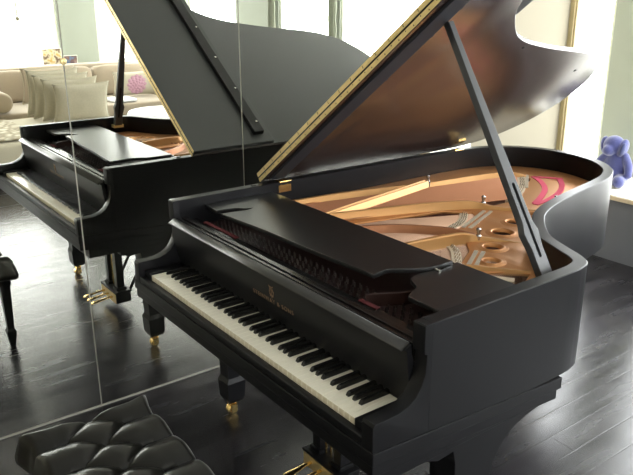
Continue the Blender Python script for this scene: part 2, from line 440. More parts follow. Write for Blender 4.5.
# music desk shelves and the desk lying flat between them
ZS = .955
rs = [(1.374, .280), (1.374, .588), (1.100, .588), (1.118, .500)] + [tuple(p) for p in spline([(1.104, .470), (1.102, .42), (1.114, .378), (1.150, .358), (1.172, .345), (1.188, .31), (1.206, .280)], 4)]
extr('music_shelf', [rs], .014, M['desk'], piano, Matrix.Translation((0, 0, ZS-.008)), bevel=.001)
ls = [(.046, .272)] + [tuple(p) for p in spline([(.150, .262), (.157, .31), (.168, .345), (.194, .368), (.203, .41), (.192, .46)], 4)] + [(.188, .588), (.046, .588)]
extr('music_shelf', [ls], .014, M['desk'], piano, Matrix.Translation((0, 0, ZS-.008)), bevel=.001)
dk = [tuple(p) for p in spline([(.232, .238), (.5, .262), (.7, .270), (.9, .281), (1.048, .292)], 4)] + [tuple(p) for p in spline([(1.044, .318), (1.040, .355), (1.064, .388), (1.094, .442), (1.108, .487)], 4)] + [(1.108, .560), (.205, .560)] + [tuple(p) for p in spline([(.203, .47), (.207, .43), (.228, .395), (.247, .35), (.246, .325), (.236, .28)], 4)]
desk = extr('music_desk', [dk], .014, M['desk'], piano, Matrix.Translation((0, 0, ZS+.004)), bevel=.0012)
bm = bmesh.new(); box(bm, T, W-T, .588, .600, .885, .950); bm_obj('desk_rail', bm, M['gloss'], desk, bevel=.002)
bm = bmesh.new(); cyl(bm, (1.108, .486, ZS+.008), (1.128, .486, ZS+.008), .006, n=12); bm_obj('desk_pivot', bm, M['steel'], desk)
# cast iron plate: flange with round holes and open string fields --------------------------------
ZP = .884
def inn_at(lst): return [tuple(p) for p in lst]
pin = [p for p in offset(out, T+.002)]
outer = [tuple(p) for p in pin if p.y > .60]
outer = [(W-T-.002, .600)] + outer + [(T+.002, .600)]
fA = [(.125, .62), (.33, .62), (.50, 1.15), (.60, 1.34), (.605, 1.48), (.50, 1.68), (.40, 1.86), (.33, 1.90), (.27, 1.80), (.13, 1.40), (.08, 1.0)]
fB = [(.42, .62), (.72, .62), (.745, .92), (.735, .985), (.68, 1.16), (.62, 1.20), (.53, 1.12)]
fC = [(.80, .62), (1.00, .62), (1.00, .72), (.93, .84), (.86, .90), (.82, .91)]
fD = [(1.10, .62), (1.22, .62), (1.24, .74), (1.20, .83), (1.15, .80), (1.10, .70)]
fP = [tuple(p) for p in spline([(.44, 1.93), (.53, 1.80), (.60, 1.68), (.625, 1.56), (.66, 1.60), (.67, 1.70), (.62, 1.80), (.53, 1.93), (.47, 1.98)], 4, True)]
holes = [(.868, 1.088, .040), (.957, .930, .034), (1.050, .815, .028), (.815, 1.230, .036), (.790, 1.375, .030)]
def inset_round(lst): return [tuple(p) for p in spline([(*p,) for p in lst], 3, True)] if False else lst
extr('iron_plate', [outer, fA, fB, fC, fD] + [circle(x, y, r) for x, y, r in holes], .012, M['gold'], piano, Matrix.Translation((0, 0, ZP)), bevel=.003)
plate = [o for o in C.objects if o.name == 'iron_plate'][0]; shade(plate, 30)
for x, y, rr in holes:      # raised rings
    bm = bmesh.new(); n = 28; prof2 = [(rr-.003, .002), (rr-.001, .014), (rr+.003, .017), (rr+.009, .0165), (rr+.013, .0125), (rr+.018, .0145), (rr+.024, .0115)]
    rings = [[bm.verts.new((x+q*math.cos(2*PI*k/n), y+q*math.sin(2*PI*k/n), ZP+z)) for k in range(n)] for q, z in prof2]
    for a, b in zip(rings, rings[1:]):
        for k in range(n): bm.faces.new((a[k], a[(k+1) % n], b[(k+1) % n], b[k]))
    bm_obj('plate_ring', bm, M['gold'], plate, smooth=True)
def brace(path, w, h, zb, m=M['goldb'], name='plate_brace', top=.7):
    """a cast strut; path (x, y, top z)"""
    bm = bmesh.new(); P = spline([Vector(p) for p in path], 5); rings = []
    for i, p in enumerate(P):
        a = P[max(i-1, 0)]; b = P[min(i+1, len(P)-1)]; t = Vector((b.x-a.x, b.y-a.y, 0)).normalized(); s = Vector((-t.y, t.x, 0))
        z1 = p.z; tw = w*top
        rings.append([bm.verts.new(Vector((p.x, p.y, 0))+s*q+Vector((0, 0, z))) for q, z in ((-w/2-.004, zb), (-w/2, zb+.006), (-tw/2, z1-.004), (-tw/2+.003, z1), (tw/2-.003, z1), (tw/2, z1-.004), (w/2, zb+.006), (w/2+.004, zb))])
    for a, b in zip(rings, rings[1:]):
        for k in range(8): bm.faces.new((a[k], a[(k+1) % 8], b[(k+1) % 8], b[k]))
    bm.faces.new(rings[0][::-1]); bm.faces.new(rings[-1])
    return shade(bm_obj(name, bm, m, plate), 30)
brace([(.362, .60, .928), (.320, .80, .930), (.260, 1.10, .930), (.213, 1.33, .930)], .044, .03, .885)
brace([(.362, .60, .933), (.320, .80, .935), (.260, 1.10, .935), (.215, 1.32, .935)], .016, .03, .920, top=.6)
brace([(.213, 1.35, .918), (.25, 1.60, .920), (.30, 1.78, .922), (.34, 1.84, .915), (.36, 1.88, .90)], .026, .03, .885)
brace([(.07, .60, .915), (.10, .9, .915), (.165, 1.22, .915), (.2, 1.34, .915)], .030, .03, .885)
brace([(.34, .60, .928), (.40, .80, .928), (.49, 1.07, .930), (.57, 1.235, .928), (.64, 1.30, .912), (.72, 1.38, .905), (.80, 1.50, .895)], .026, .03, .885)
brace([(.50, .60, .918), (.60, .78, .920), (.74, .91, .920), (.84, .965, .910)], .022, .03, .885, m=M['copper'])
brace([(.80, .60, .930), (.825, .76, .932), (.845, .885, .930), (.875, .945, .915), (.915, .995, .905), (.955, 1.03, .900), (.99, 1.055, .896)], .026, .03, .885)
brace([(1.02, .60, .918), (1.06, .69, .916), (1.11, .76, .905), (1.19, .84, .900)], .020, .03, .885)
for x, y, z in ((.213, 1.345, .925), (.600, 1.285, .920), (.875, .945, .915), (.72, 1.62, .89)):      # nose bolts
    bm = bmesh.new(); lathe(bm, [(.012, -.03), (.011, .0), (.007, .004), (.0065, .016), (.0095, .018), (.0095, .026), (.005, .030)], x, y, 14, z)
    shade(bm_obj('nose_bolt', bm, M['steel'], plate))
# strings -------------------------------------------------------------
def strings(name, quad, n, z, m, r=.0006):
    (a0, a1), (b0, b1) = quad; bm = bmesh.new()
    for i in range(n):
        t = i/(n-1); p = Vector(a0).lerp(Vector(a1), t); q = Vector(b0).lerp(Vector(b1), t)
        cyl(bm, (p.x, p.y, z), (q.x, q.y, z+.001), r, n=4)
    return tag(bm_obj(name, bm, m, piano), kind='stuff')
strings('bass_strings', (((.10, .60), (.36, .60)), ((.33, 1.84), (.60, 1.52))), 34, .900, M['copper'], .0022)
strings('tenor_strings', (((.36, .60), (.76, .60)), ((.63, 1.22), (.72, 1.02))), 84, .889, M['string'], .0008)
strings('treble_strings', (((.80, .60), (1.34, .60)), ((.80, .93), (1.30, .80))), 110, .889, M['string'], .0007)
def bridge(path, w, z0, z1, m=M['bridge'], name='bridge', par=piano):
    bm = bmesh.new(); P = [Vector((x, y, (z0+z1)/2)) for x, y in path]; P = spline(P, 5); h = (z1-z0)/2
    sweep(bm, P, [(-w/2, -h), (w/2, -h), (w/2, h), (-w/2, h)]); return bm_obj(name, bm, m, par, bevel=.002)
bb = bridge([(.34, 1.86), (.47, 1.70), (.56, 1.55), (.60, 1.46)], .042, .828, .8975)
lb = bridge([(.60, 1.17), (.67, 1.08), (.71, .97), (.80, .86), (.90, .80), (1.0, .71), (1.10, .69), (1.20, .75)], .034, .828, .893)
def pinrow(path, m, name, par, z, n, off):
    P = spline([Vector((x, y, 0)) for x, y in path], 12); bm = bmesh.new()
    for i in range(n):
        p = P[int(i*(len(P)-1)/(n-1))]
        cyl(bm, (p.x+off, p.y, z), (p.x+off+.004, p.y+.003, z+.010), .0016, n=5)
    tag(bm_obj(name, bm, m, par), kind='stuff')
for off in (-.010, .0, .010):
    pinrow([(.34, 1.86), (.47, 1.70), (.56, 1.55), (.60, 1.46)], M['steel'], 'bridge_pins', bb, .896, 26, off)
    pinrow([(.60, 1.17), (.67, 1.08), (.71, .97), (.80, .86), (.90, .80), (1.0, .71), (1.10, .69)], M['steel'], 'bridge_pins', lb, .891, 50, off)
for path in ([(.385, 1.90), (.476, 1.84), (.569, 1.744), (.644, 1.615), (.690, 1.514)], [(.479, 1.973), (.571, 1.869), (.641, 1.752), (.685, 1.62), (.702, 1.50)], [(.385, 1.89), (.44, 1.935), (.50, 1.975)]):
    bridge(path, .026, .893, .899, M['pink'], 'felt_ribbon', piano)
# duplex silver patches beside the long bridge: agraffes with white hitch blocks
bm = bmesh.new()
for (xa, ya, xb, yb, n) in ((.640, 1.245, .735, 1.02, 15), (.662, 1.262, .757, 1.035, 15), (.955, .845, 1.035, .715, 11), (.975, .86, 1.055, .73, 11), (.355, 1.89, .50, 1.70, 16)):
    for i in range(n):
        t = i/(n-1); box(bm, -.007, .007, -.0028, .0028, 0, .006, Matrix.Translation((xa+(xb-xa)*t, ya+(yb-ya)*t, .8955)) @ Matrix.Rotation(.5, 4, 'Z'))
M['aliq'] = mat('aliquot_silver', (.62, .58, .50), .4, metal=.2)
tag(bm_obj('hitch_blocks', bm, M['aliq'], plate), kind='stuff')
# lid prop --------------------------------------------------------------
LA = math.radians(36.3); HX, HZ = 0.0, 1.000
def lidpt(s, y, off=0): return Vector((HX+s*math.cos(LA)-off*math.sin(LA), y, HZ+s*math.sin(LA)+off*math.cos(LA)))
LM = Matrix(((math.cos(LA), 0, -math.sin(LA), HX), (0, 1, 0, 0), (math.sin(LA), 0, math.cos(LA), HZ), (0, 0, 0, 1)))  # local (s, y, off)
p0, p1 = Vector((1.335, .722, .945)), lidpt(1.150, .668, -.012)
ax = (p1-p0); Lp = ax.length; ax.normalize(); yy = Vector((0, 1, 0)); yy = (yy-ax*yy.dot(ax)).normalized(); nn = ax.cross(yy)
PM = Matrix((( ax.x, yy.x, nn.x, p0.x), (ax.y, yy.y, nn.y, p0.y), (ax.z, yy.z, nn.z, p0.z), (0, 0, 0, 1)))
wp = [(0, .026), (.05, .025), (.10, .025), (.13, .030), (.15, .033), (.165, .028), (.18, .023), (.24, .0215), (.40, .018), (.60, .014), (.74, .0115), (Lp, .011)]
pl = [(a, b) for a, b in wp] + [(a, -b) for a, b in wp[::-1]]
slot = [(.075+.006*math.cos(a), .006*math.sin(a)) for a in [PI/2+k*PI/8 for k in range(9)]] + [(.30+.006*math.cos(a), .006*math.sin(a)) for a in [-PI/2+k*PI/8 for k in range(9)]]
prop = extr('lid_prop', [pl, slot], .024, M['propm'], piano, PM @ Matrix.Translation((0, 0, -.012)), bevel=.0015)
extr('prop_slot', [slot], .010, M['black'], prop, PM @ Matrix.Translation((0, 0, -.006)))
bm = bmesh.new(); box(bm, 1.318, 1.365, .690, .755, .935, .955); bm_obj('prop_socket', bm, M['brassold'], piano, bevel=.002)
# lid: main panel behind the fold, front flap folded back on top ----------------------------------
TH = .021
fold = .566
lo = offset(out, -.012)
main = [(p.x+.0, p.y) for p in lo if p.y > fold]
# extents along the slope equal closed extents
main = [(W+.012, fold)] + main + [(-.012, fold)]
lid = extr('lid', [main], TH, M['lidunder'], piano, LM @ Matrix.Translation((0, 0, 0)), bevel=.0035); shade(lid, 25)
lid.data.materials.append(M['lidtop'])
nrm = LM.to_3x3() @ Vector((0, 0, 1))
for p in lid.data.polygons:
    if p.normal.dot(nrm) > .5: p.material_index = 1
bm = bmesh.new(); box(bm, -.014, W+.012, fold, 1.034, TH+.002, 2*TH+.002, LM); flap = bm_obj('lid_flap', bm, M['lidtop'], lid, bevel=.002)
bm = bmesh.new(); box(bm, .040, W-.02, .932, .990, 2*TH+.0025, 2*TH+.027, LM); bm_obj('flap_batten', bm, M['black'], lid, bevel=.002)
bm = bmesh.new(); box(bm, .03, W-.03, .592, .662, -.012, -.0002, LM); M['batten'] = mat('batten_black', (.022, .023, .028), .6, spec=.25)
bm_obj('lid_batten', bm, M['batten'], lid, bevel=.002)
for s in (.109, .365, .617, .876, 1.13, 1.33):
    bm = bmesh.new(); lathe(bm, [(.0065, 0), (.006, .0025), (.003, .0035)], s, .976, 14, 2*TH+.027, LM); bm_obj('screw', bm, M['steel'], lid)
for s, y in ((1.205, .680), (1.06, .679), (.80, .68), (.55, .68), (.30, .68), (.40, 1.80), (.72, 1.86), (.95, 1.25)):
    bm = bmesh.new(); lathe(bm, [(.007, 0), (.0065, -.0012), (.004, -.0015)], s, y, 12, -.0001, LM); bm_obj('screw', bm, M['black'], lid)
# piano hinge: two brass leaves on the two front edges, knuckle between them
for z0 in (.0025, TH+.0045):
    bm = bmesh.new(); box(bm, -.010, W+.008, fold-.0022, fold+.001, z0, z0+TH-.005, LM); bm_obj('hinge_leaf', bm, M['brassold'], lid)
bm = bmesh.new(); cyl(bm, lidpt(-.010, fold-.002, TH+.001), lidpt(W+.008, fold-.002, TH+.001), .0022, n=8); bm_obj('hinge_knuckle', bm, M['black'], lid)
bm = bmesh.new()
for i in range(36):
    s = .02+i*.039
    for z in (.008, .0135, TH+.010, TH+.0155):
        if (i+(z > TH)) % 2 == 0 and z in (.008, TH+.010) or (i % 2 == 1 and z in (.0135, TH+.0155)):
            cyl(bm, lidpt(s, fold-.0032, z), lidpt(s, fold-.002, z), .0022, n=6)
tag(bm_obj('hinge_screws', bm, M['black'], lid), kind='stuff')
# lid hinges on the spine
for y in (.655, 1.725):
    bm = bmesh.new()
    box(bm, T, T+.0025, y-.032, y+.032, .950, .982); box(bm, .012, T+.003, y-.026, y+.026, ZR, ZR+.0035)
    cyl(bm, (T+.004, y-.03, ZR+.002), (T+.004, y+.03, ZR+.002), .0045, n=12)
    box(bm, .050, .085, y-.026, y+.026, -.003, -.0003, LM)
    bm_obj('lid_hinge', bm, M['brass'], piano, bevel=.0006, seg=1)
bm = bmesh.new(); box(bm, .020, .032, .50, .52, ZR, ZR+.004); bm_obj('lid_button', bm, M['ebony'], piano)
# legs ----------------------------------------------------------------
def leg(cx, cy, side, ztop=.592):
    bm = bmesh.new()
    def ringsq(sec):
        R = [[bm.verts.new((cx+sx*hx, cy+sy*hy, z)) for sx, sy in ((-1, -1), (1, -1), (1, 1), (-1, 1))] for hx, hy, z in sec]
        for a, b in zip(R, R[1:]):
            for k in range(4): bm.faces.new((a[k], a[(k+1) % 4], b[(k+1) % 4], b[k]))
        bm.faces.new(R[0][::-1]); bm.faces.new(R[-1])
    ringsq([(.032, .032, .070), (.040, .040, .088), (.043, .043, .170), (.034, .034, .190), (.034, .034, .194), (.042, .042, .40), (.046, .046, .56), (.046, .046, ztop)])
    lg = bm_obj('leg', bm, M['black'], piano, bevel=.003)
    # scrolled bracket running back along the case
    br_ = [(cy+.042, .33), (cy+.105, .385), (cy+.116, .427), (cy+.145, .480), (cy+.175, .508), (cy+.205, .526), (cy+.255, .542), (cy+.315, .552), (cy+.325, .575), (cy+.325, ztop), (cy-.16, ztop), (cy-.16, .555), (cy-.12, .540), (cy-.06, .545), (cy-.05, .50), (cy-.045, .385)]
    extr('leg_bracket', [br_], .100, M['black'], lg, yz(cx-.050), bevel=.002)
    # caster
    bm = bmesh.new(); lathe(bm, [(.016, .052), (.020, .060), (.016, .066), (.014, .078)], cx, cy, 16)
    box(bm, cx-.021, cx-.017, cy-.018, cy+.012, .015, .056); box(bm, cx+.017, cx+.021, cy-.018, cy+.012, .015, .056); box(bm, cx-.021, cx+.021, cy-.018, cy+.012, .050, .056)
    ca = bm_obj('caster', bm, M['brass'], lg, bevel=.001, seg=1)
    bm = bmesh.new(); cyl(bm, (cx-.0155, cy-.006, .0235), (cx+.0155, cy-.006, .0235), .0235, n=24)
    bm_obj('wheel', bm, M['brass'], lg, bevel=.006)
    return lg
leg(.080, .335, -1); leg(1.335, .365, 1); 
def tail_leg(cx, cy): leg(cx, cy, 0, .66)
tail_leg(.42, 1.72)
# lyre with pedals --------------------------------------------------------------
lyre = None
bm = bmesh.new(); lx, ly = .725, .385
box(bm, lx-.112, lx+.112, ly-.045, ly+.045, .045, .105); box(bm, lx-.118, lx+.118, ly-.05, ly+.05, .105, .116)
lyre = bm_obj('lyre', bm, M['black'], piano, bevel=.003)
for s in (-1, 1):
    bm = bmesh.new(); box(bm, lx+s*.064-.022, lx+s*.064+.022, ly-.022, ly+.022, .130, .595)
    box(bm, lx+s*.064-.030, lx+s*.064+.030, ly-.030, ly+.030, .116, .133); bm_obj('lyre_post', bm, M['black'], lyre, bevel=.003)
    bm = bmesh.new(); cyl(bm, (lx+s*.09, ly+.045, .10), (lx+s*.10, ly+.33, .59), .009, n=12); bm_obj('lyre_brace', bm, M['black'], lyre)
bm = bmesh.new()
for x in (-.03, 0, .03): cyl(bm, (lx+x, ly, .116), (lx+x, ly, .595), .0035, n=8)
bm_obj('pedal_rods', bm, M['brass'], lyre)
bm = bmesh.new(); box(bm, lx-.108, lx+.108, ly-.049, ly-.0445, .048, .102); bm_obj('kick_plate', bm, M['brassold'], lyre)
for x in (-.062, 0, .062):
    bm = bmesh.new(); P = []
    for k, (d, z, w, h) in enumerate([(.0, .078, .008, .006), (.03, .078, .008, .006), (.06, .074, .011, .005), (.09, .070, .017, .0045), (.115, .067, .019, .004), (.127, .064, .014, .0035), (.133, .061, .006, .003)]):
        P.append([bm.verts.new((lx+x+w*math.cos(a), ly-.045-d, z+h*math.sin(a))) for a in [2*PI*j/14 for j in range(14)]])
    for a, b in zip(P, P[1:]):
        for k in range(14): bm.faces.new((a[k], a[(k+1) % 14], b[(k+1) % 14], b[k]))
    bm.faces.new(P[0]); bm.faces.new(P[-1][::-1]); bm_obj('pedal', bm, M['brass'], lyre, smooth=True)

# ------------------------------------------------------------------ tufted piano bench
bx0, bx1, by0, by1, bz = .500, 1.285, -.618, -.232, .494
bench = thing('piano_bench', ((bx0+bx1)/2, (by0+by1)/2, 0), 'tufted black leather piano bench in the left foreground', 'bench')
def tuft(nx=190, ny=110):
    bm = bmesh.new(); g = []; w = bx1-bx0; d = by1-by0
    px, py = .074, .095; X0, Y0 = .592, -.330
    for j in range(ny+1):
        row = []
        for i in range(nx+1):
            x = bx0+w*(.5-.5*math.cos(PI*i/nx)*(1) if False else i/nx); y = by0+d*j/ny
            dx, dy = (x-X0)/px, (y-Y0)/py
            dyc = min(0, max(-2, dy))
            U, V = (dx+dyc)/2, (dx-dyc)/2
            q = abs(math.sin(PI*U))*abs(math.sin(PI*V))
            if dy > 0 or dy < -2: q = abs(math.sin(PI*(dx+(0 if dy > 0 else 2))/2))**2
            puff = q**.36
            btn = math.exp(-((math.sin(PI*U)**2+math.sin(PI*V)**2)/.05)) if -2.3 < dy < .3 else 0
            e = min(x-bx0, bx1-x, y-by0, by1-y); rr = .024
            edge = 1 if e > rr else math.sqrt(max(0, 1-((rr-e)/rr)**2))
            z = bz-.052+.026*edge+.032*puff*(.55+.45*edge)-.012*btn
            z += .0025*noise.noise(Vector((x*22, y*22, 3)))
            ex_ = max(0, 1-e/.02)*.006*(puff-.6)
            row.append(bm.verts.new((x, y, z)))
        g.append(row)
    for j in range(ny):
        for i in range(nx): bm.faces.new((g[j][i], g[j][i+1], g[j+1][i+1], g[j+1][i]))
    # skirt of the cushion with a slight bulge
    bor = [g[0][i] for i in range(nx+1)] + [g[j][nx] for j in range(1, ny+1)] + [g[ny][i] for i in range(nx-1, -1, -1)] + [g[j][0] for j in range(ny-1, 0, -1)]
    cx, cy = (bx0+bx1)/2, (by0+by1)/2; prev = bor
    for dz, ex in ((-.012, .006), (-.03, .009), (-.05, .007), (-.062, 0)):
        cur = []
        for v in bor:
            dx = (1 if v.co.x > bx1-1e-4 else -1 if v.co.x < bx0+1e-4 else 0); dy = (1 if v.co.y > by1-1e-4 else -1 if v.co.y < by0+1e-4 else 0)
            cur.append(bm.verts.new((v.co.x+dx*ex, v.co.y+dy*ex, v.co.z*0+bz-.055+dz)))
        n = len(bor)
        for k in range(n): bm.faces.new((prev[k], prev[(k+1) % n], cur[(k+1) % n], cur[k]))
        prev = cur
    bm.faces.new(prev[::-1])
    R_ = .060
    for v in bm.verts:
        dx = abs(v.co.x-cx)-(bx1-bx0)/2+R_; dy = abs(v.co.y-cy)-(by1-by0)/2+R_
        if dx > 0 and dy > 0:
            u_, w_ = dx/R_, dy/R_; k = max(u_, w_); f = k/math.hypot(u_, w_); u2_, w2_ = u_*f, w_*f
            v.co.x += math.copysign((u2_-u_)*R_, v.co.x-cx); v.co.y += math.copysign((w2_-w_)*R_, v.co.y-cy)
    return bm
cu_ = bm_obj('cushion', tuft(), M['leather'], bench, smooth=True)
for n_ in (0, -1, -2):
    for m_ in range(0, 6):
        x = .592+.148*m_+(.074 if n_ == -1 else 0); y = -.330+.095*n_
        if x < bx1-.03:
            bm = bmesh.new(); lathe(bm, [(.009, -.004), (.009, .0), (.007, .003), (.003, .0045)], x, y, 14, bz-.034)
            bm_obj('button', bm, M['leather'], cu_, smooth=True)
bm = bmesh.new(); box(bm, bx0+.005, bx1-.005, by0+.005, by1-.005, .345, .390); box(bm, bx0+.0, bx1-.0, by0, by1, .375, .392)
bm_obj('frame', bm, M['black'], bench, bevel=.003)
for x in (bx0+.035, bx1-.035):
    for y in (by0+.035, by1-.035):
        bm = bmesh.new(); R = [[bm.verts.new((x+sx*h, y+sy*h, z)) for sx, sy in ((-1, -1), (1, -1), (1, 1), (-1, 1))] for h, z in ((.012, 0), (.022, .07), (.024, .085), (.016, .10), (.016, .11), (.024, .33), (.026, .35))]
        for a, b in zip(R, R[1:]):
            for k in range(4): bm.faces.new((a[k], a[(k+1) % 4], b[(k+1) % 4], b[k]))
        bm.faces.new(R[0][::-1]); bm.faces.new(R[-1]); bm_obj('leg', bm, M['black'], bench, bevel=.002)

# ------------------------------------------------------------------ soft shapes
def superbox(bm, c, h, e=.35, mtx=None, nu=32, nv=20):
    """rounded cushion block, half sizes h"""
    def f(a, p): return math.copysign(abs(a)**p, a)
    rings = []
    for j in range(nv+1):
        v = -PI/2+PI*j/nv; ring = []
        for i in range(nu):
            u = 2*PI*i/nu
            p = Vector((h[0]*f(math.cos(v), e)*f(math.cos(u), e), h[1]*f(math.cos(v), e)*f(math.sin(u), e), h[2]*f(math.sin(v), e)))
            p = (mtx @ p if mtx else p)+Vector(c); ring.append(bm.verts.new(p))
        rings.append(ring)
    for a, b in zip(rings, rings[1:]):
        for i in range(nu): bm.faces.new((a[i], a[(i+1) % nu], b[(i+1) % nu], b[i]))
    bmesh.ops.remove_doubles(bm, verts=bm.verts, dist=1e-4)
def pillow_bm(w, h, t, mtx, n=18, seed=0):
    bm = bmesh.new()
    def pt(a, b, s):
        ea = 1-a*a; eb = 1-b*b
        th = s*t/2*(max(ea, 0)*max(eb, 0))**.42
        pin_ = 1-.10*(1-abs(a)**2)*abs(b)**3-.0; pin2 = 1-.10*(1-abs(b)**2)*abs(a)**3
        w_ = .012*noise.noise(Vector((a*2+seed, b*2, s)))
        return mtx @ Vector((w/2*a*pin2, th+w_*(max(ea*eb, 0)), h/2*b*pin_))
    for s in (-1, 1):
        g = [[bm.verts.new(pt(-1+2*i/n, -1+2*j/n, s)) for i in range(n+1)] for j in range(n+1)]
        for j in range(n):
            for i in range(n): bm.faces.new((g[j][i], g[j][i+1], g[j+1][i+1], g[j+1][i]))
    bmesh.ops.remove_doubles(bm, verts=bm.verts, dist=1e-4)
    edge = []
    for i in range(n): edge.append(pt(-1+2*i/n, -1, 0))
    for i in range(n): edge.append(pt(1, -1+2*i/n, 0))
    for i in range(n): edge.append(pt(1-2*i/n, 1, 0))
    for i in range(n): edge.append(pt(-1, 1-2*i/n, 0))
    edge.append(edge[0]); return bm, edge
def pillow(c, w, h, t, yaw, lean, label, group=None, m='pillow', name='throw_pillow', piped=True, seed=0, cat='pillow'):
    mtx = Matrix.Translation(c) @ Matrix.Rotation(yaw, 4, 'Z') @ Matrix.Rotation(lean, 4, 'X') @ Matrix.Translation((0, 0, h/2))
    root = thing(name, c, label, cat, group)
    bm, edge = pillow_bm(w, h, t, mtx, seed=seed); bm_obj('cover', bm, M[m], root, smooth=True)
    if piped:
        bm = bmesh.new(); tube(bm, edge, .005, 6); bm_obj('piping', bm, M['piping'], root, smooth=True)
    return root, mtx
# ------------------------------------------------------------------ sectional sofa (seen in the mirror)
sofa = thing('sectional_sofa', (5.9, 1.5, 0), 'long beige linen sectional sofa under the windows, seen in the mirror', 'sofa')
bm = bmesh.new(); superbox(bm, (6.20, 1.1, .18), (.62, 2.1, .14), .12); bm_obj('base', bm, M['sofa'], sofa, smooth=True)
for k, (a, b) in enumerate(((-.95, .55), (.56, 1.62), (1.63, 3.15))):
    bm = bmesh.new(); superbox(bm, (6.06, (a+b)/2, .375), (.52, (b-a)/2, .085), .22); bm_obj('seat_cushion', bm, M['sofa'], sofa, smooth=True)
bm = bmesh.new(); superbox(bm, (6.72, 1.1, .50), (.13, 2.15, .365), .18); bm_obj('back_frame', bm, M['sofa'], sofa, smooth=True)
for k, (a, b) in enumerate(((-.95, .30), (.31, 1.62), (1.63, 2.40), (2.41, 3.15))):
    bm = bmesh.new(); superbox(bm, (6.50, (a+b)/2, .645), (.13, (b-a)/2, .20), .30, Matrix.Rotation(math.radians(8), 4, 'Y')); bm_obj('back_cushion', bm, M['sofa'], sofa, smooth=True)
bm = bmesh.new(); superbox(bm, (6.1, 3.25, .34), (.66, .10, .30), .25); bm_obj('arm_rest', bm, M['sofa'], sofa, smooth=True)
# wide daybed / ottoman pushed against the sofa
ott = thing('ottoman', (4.72, .95, 0), 'large pale upholstered ottoman in front of the sofa, seen in the mirror', 'ottoman')
bm = bmesh.new(); superbox(bm, (4.72, .95, .245), (.72, 1.15, .18), .20); bm_obj('cushion', bm, M['cream'], ott, smooth=True)
for x in (4.15, 5.30):
    for y in (-.05, 1.95):
        bm = bmesh.new(); cyl(bm, (x, y, 0), (x, y, .08), .025, .03); bm_obj('leg', bm, M['black'], ott)
bm = bmesh.new(); superbox(bm, (4.66, 0.44, .436), (.62, .54, .009), .12)
tag(bm_obj('lace_throw', bm, M['lacethrow'], None, smooth=True), 'cream patterned throw spread over the large ottoman', 'blanket')
ot2 = thing('low_table', (4.78, 2.62, 0), 'white round-edged low table before the sofa, behind the reflected piano rim', 'table')
bm = bmesh.new(); lathe(bm, [(.40, .0), (.42, .02), (.40, .05)], 4.78, 2.62, 40, .395); shade(bm_obj('table_top', bm, M['throw'], ot2))
bm = bmesh.new(); lathe(bm, [(.22, 0), (.20, .03), (.06, .06), (.06, .38), (.12, .395)], 4.78, 2.62, 28, 0); shade(bm_obj('pedestal', bm, M['throw'], ot2))
# pillows standing on the ottoman, facing the piano
R90 = PI/2
G = 'grey-green linen throw pillows piled together'
pillow((4.62, 1.60, .452), .60, .42, .13, R90+.06, -.20, 'front pillow of the linen pile, with both upper corners showing', G, seed=1)
pillow((4.84, 1.55, .452), .60, .46, .13, R90+.04, -.20, 'second linen pillow of the pile, just behind the front one', G, seed=2)
pillow((5.06, 1.52, .452), .62, .49, .13, R90-.04, -.20, 'third linen pillow of the pile, its top edge rising over two others', G, seed=6)
pillow((5.28, 1.50, .452), .60, .52, .13, R90-.08, -.18, 'leftmost linen pillow of the pile, upright at the back', G, seed=3)
pillow((6.13, 1.72, .47), .66, .44, .14, R90, -.16, 'low linen pillow between the pile and the sofa back cushions', G, m='sofa', seed=4)
fpil, fm = pillow((6.06, 2.80, .47), .58, .33, .12, R90, -.16, 'cream pillow with a big pink flower, at the right of the sofa', None, m='cream', name='flower_pillow', piped=False, seed=5)
def petal_disc(mtx):
    bm = bmesh.new()
    for ring, (r0, n, sz) in enumerate(((.105, 12, .034), (.075, 10, .032), (.045, 7, .028), (.015, 4, .022))):
        for k in range(n):
            a = 2*PI*k/n+ring*.3; c = Vector((r0*math.cos(a)+.02, .062+.004*ring, r0*math.sin(a)))
            g = [bm.verts.new(mtx @ (c+Vector((sz*math.cos(2*PI*j/8), 0, sz*.8*math.sin(2*PI*j/8))))) for j in range(8)]
            cc = bm.verts.new(mtx @ (c+Vector((0, .008, 0))))
            for j in range(8): bm.faces.new((g[j], g[(j+1) % 8], cc))
    return bm
M['flower'] = mat('flower_print', (.46, .26, .34), .9, vary=(70, .3))
bm_obj('flower', petal_disc(fm), M['flower'], fpil)
bm = bmesh.new(); superbox(bm, (0, 0, 0), (.20, .20, .10), .5, Matrix.Identity(4)); bm.free()
bol = thing('bolster_cushion', (5.80, 1.02, .46), 'round beige bolster cushion at the left end of the sofa reflection', 'cushion')
bm = bmesh.new(); P = [(.085, -.30), (.105, -.29), (.115, -.26), (.118, 0), (.115, .26), (.105, .29), (.085, .30), (.02, .305)]
lathe(bm, [(.02, -.305)]+P, 0, 0, 28, 0, Matrix.Translation((5.80, 1.02, .582)) @ Matrix.Rotation(R90, 4, 'Y')); bm_obj('cover', bm, M['sofa'], bol, smooth=True)
bm = bmesh.new(); superbox(bm, (5.78, 2.50, .479), (.20, .16, .015), .3); tag(bm_obj('folded_throw', bm, M['throw'], None, smooth=True), 'folded white throw lying on the sofa seat below the flower pillow', 'blanket')
